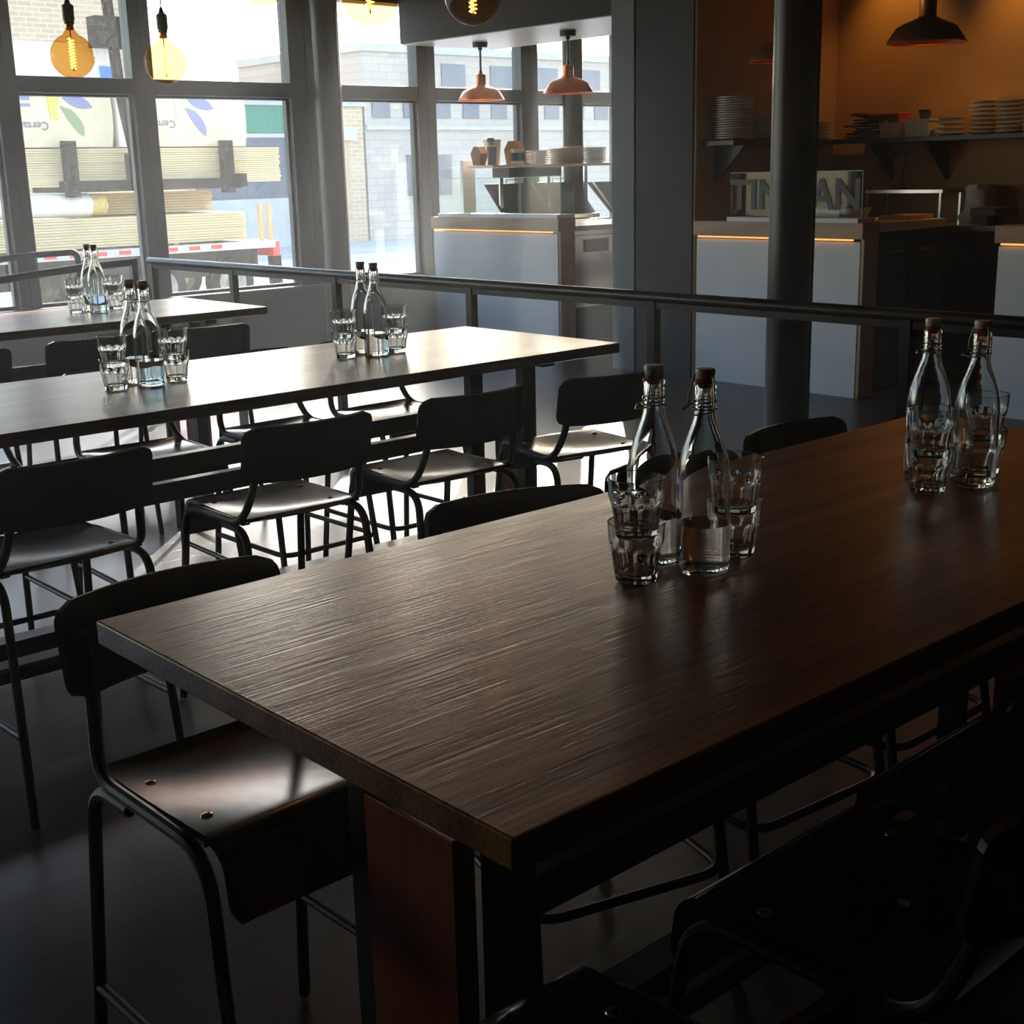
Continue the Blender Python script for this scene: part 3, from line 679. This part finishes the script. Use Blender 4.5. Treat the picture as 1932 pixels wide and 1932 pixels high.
t = thing('paper_bag', 'crumpled white paper bag standing on the back counter', 'bag', (9.22, 5.09, 1.111), .3)
def bagf(a, z): return 1+.12*math.sin(3*a+z*20)+.08*math.sin(7*a-z*31)
B().lathe([(0, 0), (.13, 0), (.14, .05), (.10, .09), (.085, .16), (.11, .24), (.09, .27), (.05, .25), (0, .22)], 28, rfun=bagf).done('body', M['paper'], t)
t = thing('black_scale', 'dark flat scale on a stalk in front of the paper bag', 'scale', (8.96, 4.83, 1.111))
B().box(-.16, .16, -.10, .10, .06, .12).done('platform', M['blackplastic'], t, .01); B().lathe([(0, 0), (.05, 0), (.03, .06), (0, .06)], 16).done('stalk', M['blackplastic'], t)
t = thing('white_tray', 'white tray with dark contents behind the lettered glass', 'tray', (8.15, 5.57, 1.161))
taper(-.2, .2, -.14, .14, 0, .09, .03).done('body', M['tub'], t); B().box(-.21, .21, -.15, .15, .09, .10).done('lid', M['blackplastic'], t)
t = thing('chopping_board', 'thick wooden board lying on the side counter', 'board', (8.5, 5.25, 1.161))
B().box(-.18, .18, -.11, .11, 0, .03).done('board', M['kraft'], t, .004); B().box(-.17, -.13, -.05, .05, .03, .034).done('grip', M['darkmetal'], t)
t = thing('fire_extinguisher', 'dull orange bottle standing on the floor in the kitchen passage', 'bottle', (8.55, 4.62, 0))
B().lathe([(0, 0), (.07, 0), (.075, .02), (.075, .30), (.03, .38), (.02, .42), (0, .42)], 20).done('body', mat('orange_plastic', (.6, .22, .03), .5), t)
B().box(-.02, .05, -.015, .015, .42, .46).done('cap', M['blackplastic'], t)
# wall washers in the kitchen ceiling (recessed downlights near the back wall)
for k, y in enumerate((4.85, 5.95)):
    t = thing('downlight', ('recessed warm downlight above the tall plate stacks', 'recessed warm downlight above the cloth heap on the wall shelf')[k], 'lamp', (9.08, y, 3.4))
    B().lathe([(.05, -.02), (.065, -.02), (.065, 0), (.05, 0)], 20, close=True).done('trim_ring', M['darkmetal'], t)
    B().lathe([(0, -.012), (.045, -.012), (.045, -.004), (0, -.004)], 16).done('lens', M['lamp'], t)
    ld = bpy.data.lights.new('downlight_beam', 'SPOT'); ld.energy = (56, 40)[k]; ld.color = (1, .52, .12); ld.spot_size = rad(75); ld.spot_blend = .9; ld.shadow_soft_size = .04
    lo = bpy.data.objects.new('downlight_beam', ld); COL.objects.link(lo); lo.parent = t; lo.location = (0, 0, -.03); lo.rotation_euler = (0, rad(-12), 0)

# ------------------------------------------------------------------ street
GZ = -.85
struct(B().box(-60, 140, 10.3, 38, GZ-.2, GZ).done('street', M['asphalt']))
struct(B().box(-60, 140, 34, 38, GZ, GZ+.15).done('pavement', M['concrete']))
def building(label, name, x0, x1, h, m, y0=38, d=8):
    t = thing(name, label, 'building', ((x0+x1)/2, y0, GZ))
    w = (x1-x0)/2
    B().box(-w, w, 0, d, 0, h).done('wall', m, t); B().box(-w-.1, w+.1, -.12, d, h, h+.25).done('coping', M['concrete'], t)
    return t, (x0+x1)/2
t, c = building('tall buff brick building across the street behind the truck', 'brick_building', -2, 19.1, 10.5, M['brick'])
t, c = building('low brick corner building with green board across the street', 'corner_building', 19.3, 27.5, 4.6, M['brick'])
B().box(22.2-c, 24.6-c, -.06, 0, 3.75, 4.58).done('green_board', M['green'], t); B().box(22.2-c, 24.7-c, -.07, 0, 3.6, 3.72).done('lintel', M['concrete'], t)
B().box(21.0-c, 24.6-c, -.04, 0, 1.7, 3.6).done('shutter', M['greypanel'], t); B().box(20.5-c, 24.8-c, -.5, 0, 0, 1.7).done('loading_dock', M['concrete'], t)
B().box(25.9-c, 26.85-c, -.05, 0, .9, 3.45).done('door', mat('tan_door', (.42, .30, .20), .7), t); B().box(25.6-c, 27.0-c, -.35, 0, 3.5, 3.9).done('canopy', M['concrete'], t)
t, c = building('long pale block building with a row of blue windows across the street', 'block_building', 27.6, 62, 6.4, M['block'])
for k in range(16):
    x = 27.9+k*1.35; f = B().box(x-c, x+.75-c, -.05, 0, 4.25, 4.85).done('window', M['bluewin'], t)
    if k < 12: B().box(31+k*2.3-c, 32.1+k*2.3-c, -.05, 0, 5.35, 6.1).done('window', M['bluewin'], t)
B().box(27.6-c, 62-c, -.12, 0, 3.85, 4.0).done('ledge', M['concrete'], t)
B().box(29.3-c, 31.3-c, -.06, 0, 1.6, 3.0).done('roller_door', M['greypanel'], t)
def bare_tree(label, x, y, h, first=[None]):
    if first[0]:
        return dup(first[0], (x, y, GZ), random.uniform(0, 6), label)
    t = thing('bare_tree', label, 'tree', (x, y, GZ), 0, 'bare street trees'); rnd = random.Random(7); trunk = B(); tw = B()
    def grow(p, d, L, r, k):
        q = p+d*L; (trunk if k < 2 else tw).tube([p, (p+q)/2+Vector((rnd.uniform(-.1, .1), rnd.uniform(-.1, .1), 0))*L*.4, q], [r, r*.85, r*.65], 6 if k < 3 else 4, False)
        if k == 6: return
        for c in range(3 if k in (0, 2, 4) else 2):
            e = (d+Vector((rnd.uniform(-1, 1), rnd.uniform(-1, 1), rnd.uniform(-.2, .6)))*.75).normalized(); grow(q, e, L*rnd.uniform(.66, .85), r*.62, k+1)
    grow(Vector((0, 0, 0)), Vector((0, 0, 1)), h*.28, .16, 0)
    trunk.done('trunk', M['bark'], t); tw.done('branches', M['bark'], t); first[0] = t; return t
M['bark'] = mat('bark', (.07, .055, .045), .95, 0, .3, 12)
for k, (x, y, w) in enumerate(((-9, 31, 'nearest the brick building'), (-14, 32, 'second from the brick building'), (-19, 31.5, 'third from the brick building'), (-25, 32, 'farthest from the brick building'))):
    bare_tree('bare leafless street tree across the road, '+w, x, y, 9)
# flatbed truck
t = thing('flatbed_trailer', 'long flatbed trailer with red and white edge markings parked outside', 'truck', (9, 23.6, GZ))
g = lambda z: z-GZ
B().box(-8, 5.0, -1.2, 1.2, g(.22), g(.36)).done('deck', M['offwhite'], t)
B().box(-8, 4.7, -1.0, 1.0, g(-.25), g(.20)).done('chassis', M['chassis'], t)
for k in range(26):
    x = -7.9+k*.46
    if x < 4.9: B().box(x, x+.22, -1.212, -1.201, g(.26), g(.33)).done('red_marking', M['red'], t)
for x in (1.2, 2.6, 4.05, -1.5):
    for yy in (-1, 1):
        w = B().lathe([(.29, -.14), (.44, -.14), (.47, -.10), (.47, .10), (.44, .14), (.29, .14)], 30, (x, yy, .47), close=True, axis='Y').done('tyre', M['tyre'], t)
        B().lathe([(0, -.10), (.08, -.13), (.10, -.06), (.2, -.05), (.27, -.12), (.295, -.13), (.295, .1), (0, .1)], 24, (x, yy, .47), axis='Y').done('rim', M['rim'], w)
for x in (4.75, 4.95):
    B().box(x-.04, x+.04, -1.15, -1.08, g(.36), g(1.05)).done('stake', M['kraft'], t)
B().box(5.0, 5.15, -1.1, 1.1, g(.05), g(.33)).done('tail_bar', M['red'], t)
B().box(5.02, 5.2, -1.05, -.85, g(-.5), g(.05)).done('mudflap', M['chassis'], t)
def sheets(x0, x1, y0, y1, z0, z1, n, lab, grp):
    dz = (z1-z0)/n; f = None
    for k in range(n):
        if f is None:
            f = tag(B().box(-(x1-x0)/2, (x1-x0)/2, -(y1-y0)/2, (y1-y0)/2, 0, dz*.86).done('drywall_sheet', M['drywall']), lab, 'board', grp); o = f
        else: o = dup(f)
        o.location = ((x0+x1)/2+random.uniform(-.02, .02), (y0+y1)/2+random.uniform(-.015, .015), z0+k*dz)
sheets(7.2, 13.45, 22.55, 24.5, .40, .92, 11, 'pale drywall sheet of the low pile lying on the trailer deck', 'sheets on the trailer deck')
sheets(10.9, 13.2, 23.3, 24.5, .94, 1.33, 8, 'pale drywall sheet of the short pile behind the insulation roll', 'sheets in the short pile')
for x in (8, 10, 12): tag(B().box(x-.05, x+.05, 22.6, 24.4, .362, .398).done('timber_bearer', M['kraft']), 'timber bearer between trailer deck and the low sheet pile', 'timber', 'bearers under the low pile')
sheets(8.0, 14.4, 22.7, 24.0, 1.46, 2.10, 16, 'pale drywall sheet of the lifted pile held on the crane forks', 'sheets on the crane forks')
t = thing('insulation_roll', 'long white insulation roll with yellow end lying on the deck pile', 'roll', (9.3, 22.8, 1.14))
B().lathe([(0, -1.3), (.19, -1.3), (.2, -1.25), (.2, 1.15), (.19, 1.16)], 28, axis='X').done('wrap', M['bagwhite'], t)
B().lathe([(.192, 1.12), (.195, 1.40), (.16, 1.45), (0, 1.44)], 28, axis='X').done('fibre_end', M['fiber'], t)
def insul(label, x0, x1, y0, y1, z0, z1, m, name='insulation_bag'):
    t = thing(name, label, 'bag', ((x0+x1)/2, (y0+y1)/2, z0)); a, b, h = (x1-x0)/2, (y1-y0)/2, z1-z0
    o = B().box(-a, a, -b, b, 0, h).done('wrapper', m, t)
    bm = bmesh.new(); bm.from_mesh(o.data); bmesh.ops.subdivide_edges(bm, edges=bm.edges, cuts=5, use_grid_fill=True)
    for v in bm.verts:
        n = Vector((v.co.x/a, v.co.y/b, (v.co.z-h/2)/(h/2))); k = sorted(abs(q) for q in n)
        f = 1-.10*max(0, k[1]-.5)-.06*max(0, k[0]-.5)
        v.co.x *= f; v.co.y *= f; v.co.z = h/2+(v.co.z-h/2)*f if v.co.z > .02 else v.co.z
    bm.to_mesh(o.data); bm.free()
    for q in o.data.polygons: q.use_smooth = True
    return t, a, b, h
def leaf(t, cx, cz, s, b, ms):
    # printed plant mark: two leaves and a stem block, upside down as on the load
    def shape(name, pts, m):
        B().prism([(cx+s*x, -b-.012, cz+s*z) for x, z in pts], (0, .006, 0)).done(name, m, t)
    L = lambda f, n=14: [f(k/n) for k in range(n+1)]
    shape('printed_leaf', [(-.06+.02*math.sin(t), .30) for t in (0,)]+[(-.10+.62*t, .28-.80*t-.10*math.sin(math.pi*t)) for t in [k/8 for k in range(9)]]+[(.52+.06*math.sin(math.pi*t)-.30*t*t, -.52+.72*t) for t in [k/8 for k in range(1, 9)]], ms[0])
    shape('printed_leaf', [(-.02, .52), (.20, .34), (.42, .25), (.62, .23), (.85, .27), (.72, .44), (.55, .55), (.2, .55)], ms[1])
    shape('printed_block', [(-.45, .55), (-.12, .55), (-.2, .15), (-.15, -.05), (-.40, -.05)], ms[2])
def upside(t, txt, size, x, z, b):
    m = Matrix(((-1, 0, 0), (0, 0, -1), (0, -1, 0))).to_4x4(); m.translation = (x, -b-.014, z)
    text_mesh('printed_name', txt, size, M['printgrey'], t, m, .002)
t, a, b, h = insul('left cream insulation bag with green leaf print on the lifted pile', 8.2, 11.12, 22.72, 23.9, 2.12, 3.14, M['bag'])
leaf(t, .48, .5, .62, b, (M['leafgreen'], M['leafblue'], M['leafyellow'])); upside(t, 'CertainTeed', .19, -.30, .36, b)
B().box(-1.3, -.1, -b-.012, -b-.006, .78, .86).box(-1.3, -.1, -b-.012, -b-.006, .67, .72).done('printed_band', M['leafblue'], t)
t, a, b, h = insul('right cream insulation bag with blue leaf print on the lifted pile', 11.55, 13.8, 22.72, 23.9, 2.12, 3.14, M['bag'])
leaf(t, -.15, .5, .62, b, (M['leafblue'], M['leafblue'], M['bag'])); upside(t, 'CertainTeed', .19, -.92, .40, b)
t, a, b, h = insul('narrow white insulation bag with blue label squeezed between the two large bags', 11.13, 11.54, 22.74, 23.9, 2.12, 3.12, M['bagwhite'])
B().box(-.16, .05, -b-.012, -b, .62, .82).done('blue_label', M['tagblue'], t)
t, a, b, h = insul('white insulation bag lying on top of the lifted load', 8.2, 11.25, 22.72, 23.9, 3.16, 3.86, M['bagwhite'])
B().box(1.15, 1.40, -b-.012, -b, .12, .32).done('blue_label', M['tagblue'], t)
t = thing('loader_crane', 'dark grimy loader crane holding the pallet forks outside the window', 'crane', (11.45, 22.3, GZ)); bx = -.42
B().tube(fillet([(bx+.22, .1, g(1.35)), (bx+.16, 0, g(1.9)), (bx-.02, 0, g(3.0)), (bx-.1, .1, g(5.2)), (bx-.6, 1.0, g(7.2))], .4, 5), .10, 8).done('boom', M['crane'], t)
B().box(bx-.42, bx+.32, -.12, .2, g(3.75), g(4.25)).box(bx-.3, bx+.25, -.15, .1, g(4.7), g(5.1)).box(bx+.02, bx+.36, -.1, .15, g(1.5), g(2.0)).done('knuckle', M['crane'], t)
B().tube([(bx+.40, -.1, g(2.4)), (bx+.22, -.1, g(4.0))], .02, 6).done('hose', M['blackplastic'], t)
B().box(-1.55, 1.95, .18, .36, g(1.36), g(1.455)).box(-1.55, 1.95, .18, .36, g(1.455), g(1.55)).done('fork_beam', M['crane'], t)
for x in (-1.38, 1.68):
    B().box(x-.11, x+.11, .14, .30, g(1.28), g(2.22)).done('fork_upright', M['crane'], t)
    B().box(x-.08, x+.08, .2, 1.75, g(1.36), g(1.45)).done('fork', M['crane'], t)
B().box(1.9, 2.05, .15, .4, g(1.38), g(1.62)).done('clamp', M['crane'], t)

# ------------------------------------------------------------------ thin fog added indoors, standing in for lens glare from the windows
hm = bpy.data.materials.new('lens_veil_fog'); hm.use_nodes = True; n = hm.node_tree.nodes; n.clear()
vo = n.new('ShaderNodeOutputMaterial'); vs = n.new('ShaderNodeVolumeScatter'); vs.inputs['Density'].default_value = .006; vs.inputs['Anisotropy'].default_value = .7
hm.node_tree.links.new(vs.outputs[0], vo.inputs['Volume'])
gp = n.new('ShaderNodeNewGeometry'); sx = n.new('ShaderNodeSeparateXYZ'); hm.node_tree.links.new(gp.outputs['Position'], sx.inputs[0])
L = hm.node_tree.links
m1 = n.new('ShaderNodeMapRange'); m1.inputs[1].default_value = 2.5; m1.inputs[2].default_value = 9.5; m1.inputs[3].default_value = .0125; m1.inputs[4].default_value = .0065
m2 = n.new('ShaderNodeMapRange'); m2.inputs[1].default_value = 9.6; m2.inputs[2].default_value = 10.6; m2.inputs[3].default_value = 1; m2.inputs[4].default_value = 0
mm = n.new('ShaderNodeMath'); mm.operation = 'MULTIPLY'
L.new(sx.outputs[1], m1.inputs[0]); L.new(sx.outputs[1], m2.inputs[0]); L.new(m1.outputs[0], mm.inputs[0]); L.new(m2.outputs[0], mm.inputs[1]); L.new(mm.outputs[0], vs.inputs['Density'])
vs.inputs['Color'].default_value = (.86, .93, 1, 1)
hm.cycles.volume_step_rate = .06
hz = tag(B().box(-60.5, 141, -6, 48, -1.2, 11).done('lens_veil', hm), 'thin fog added inside the room to stand in for lens glare', 'lens_veil', kind='stuff')
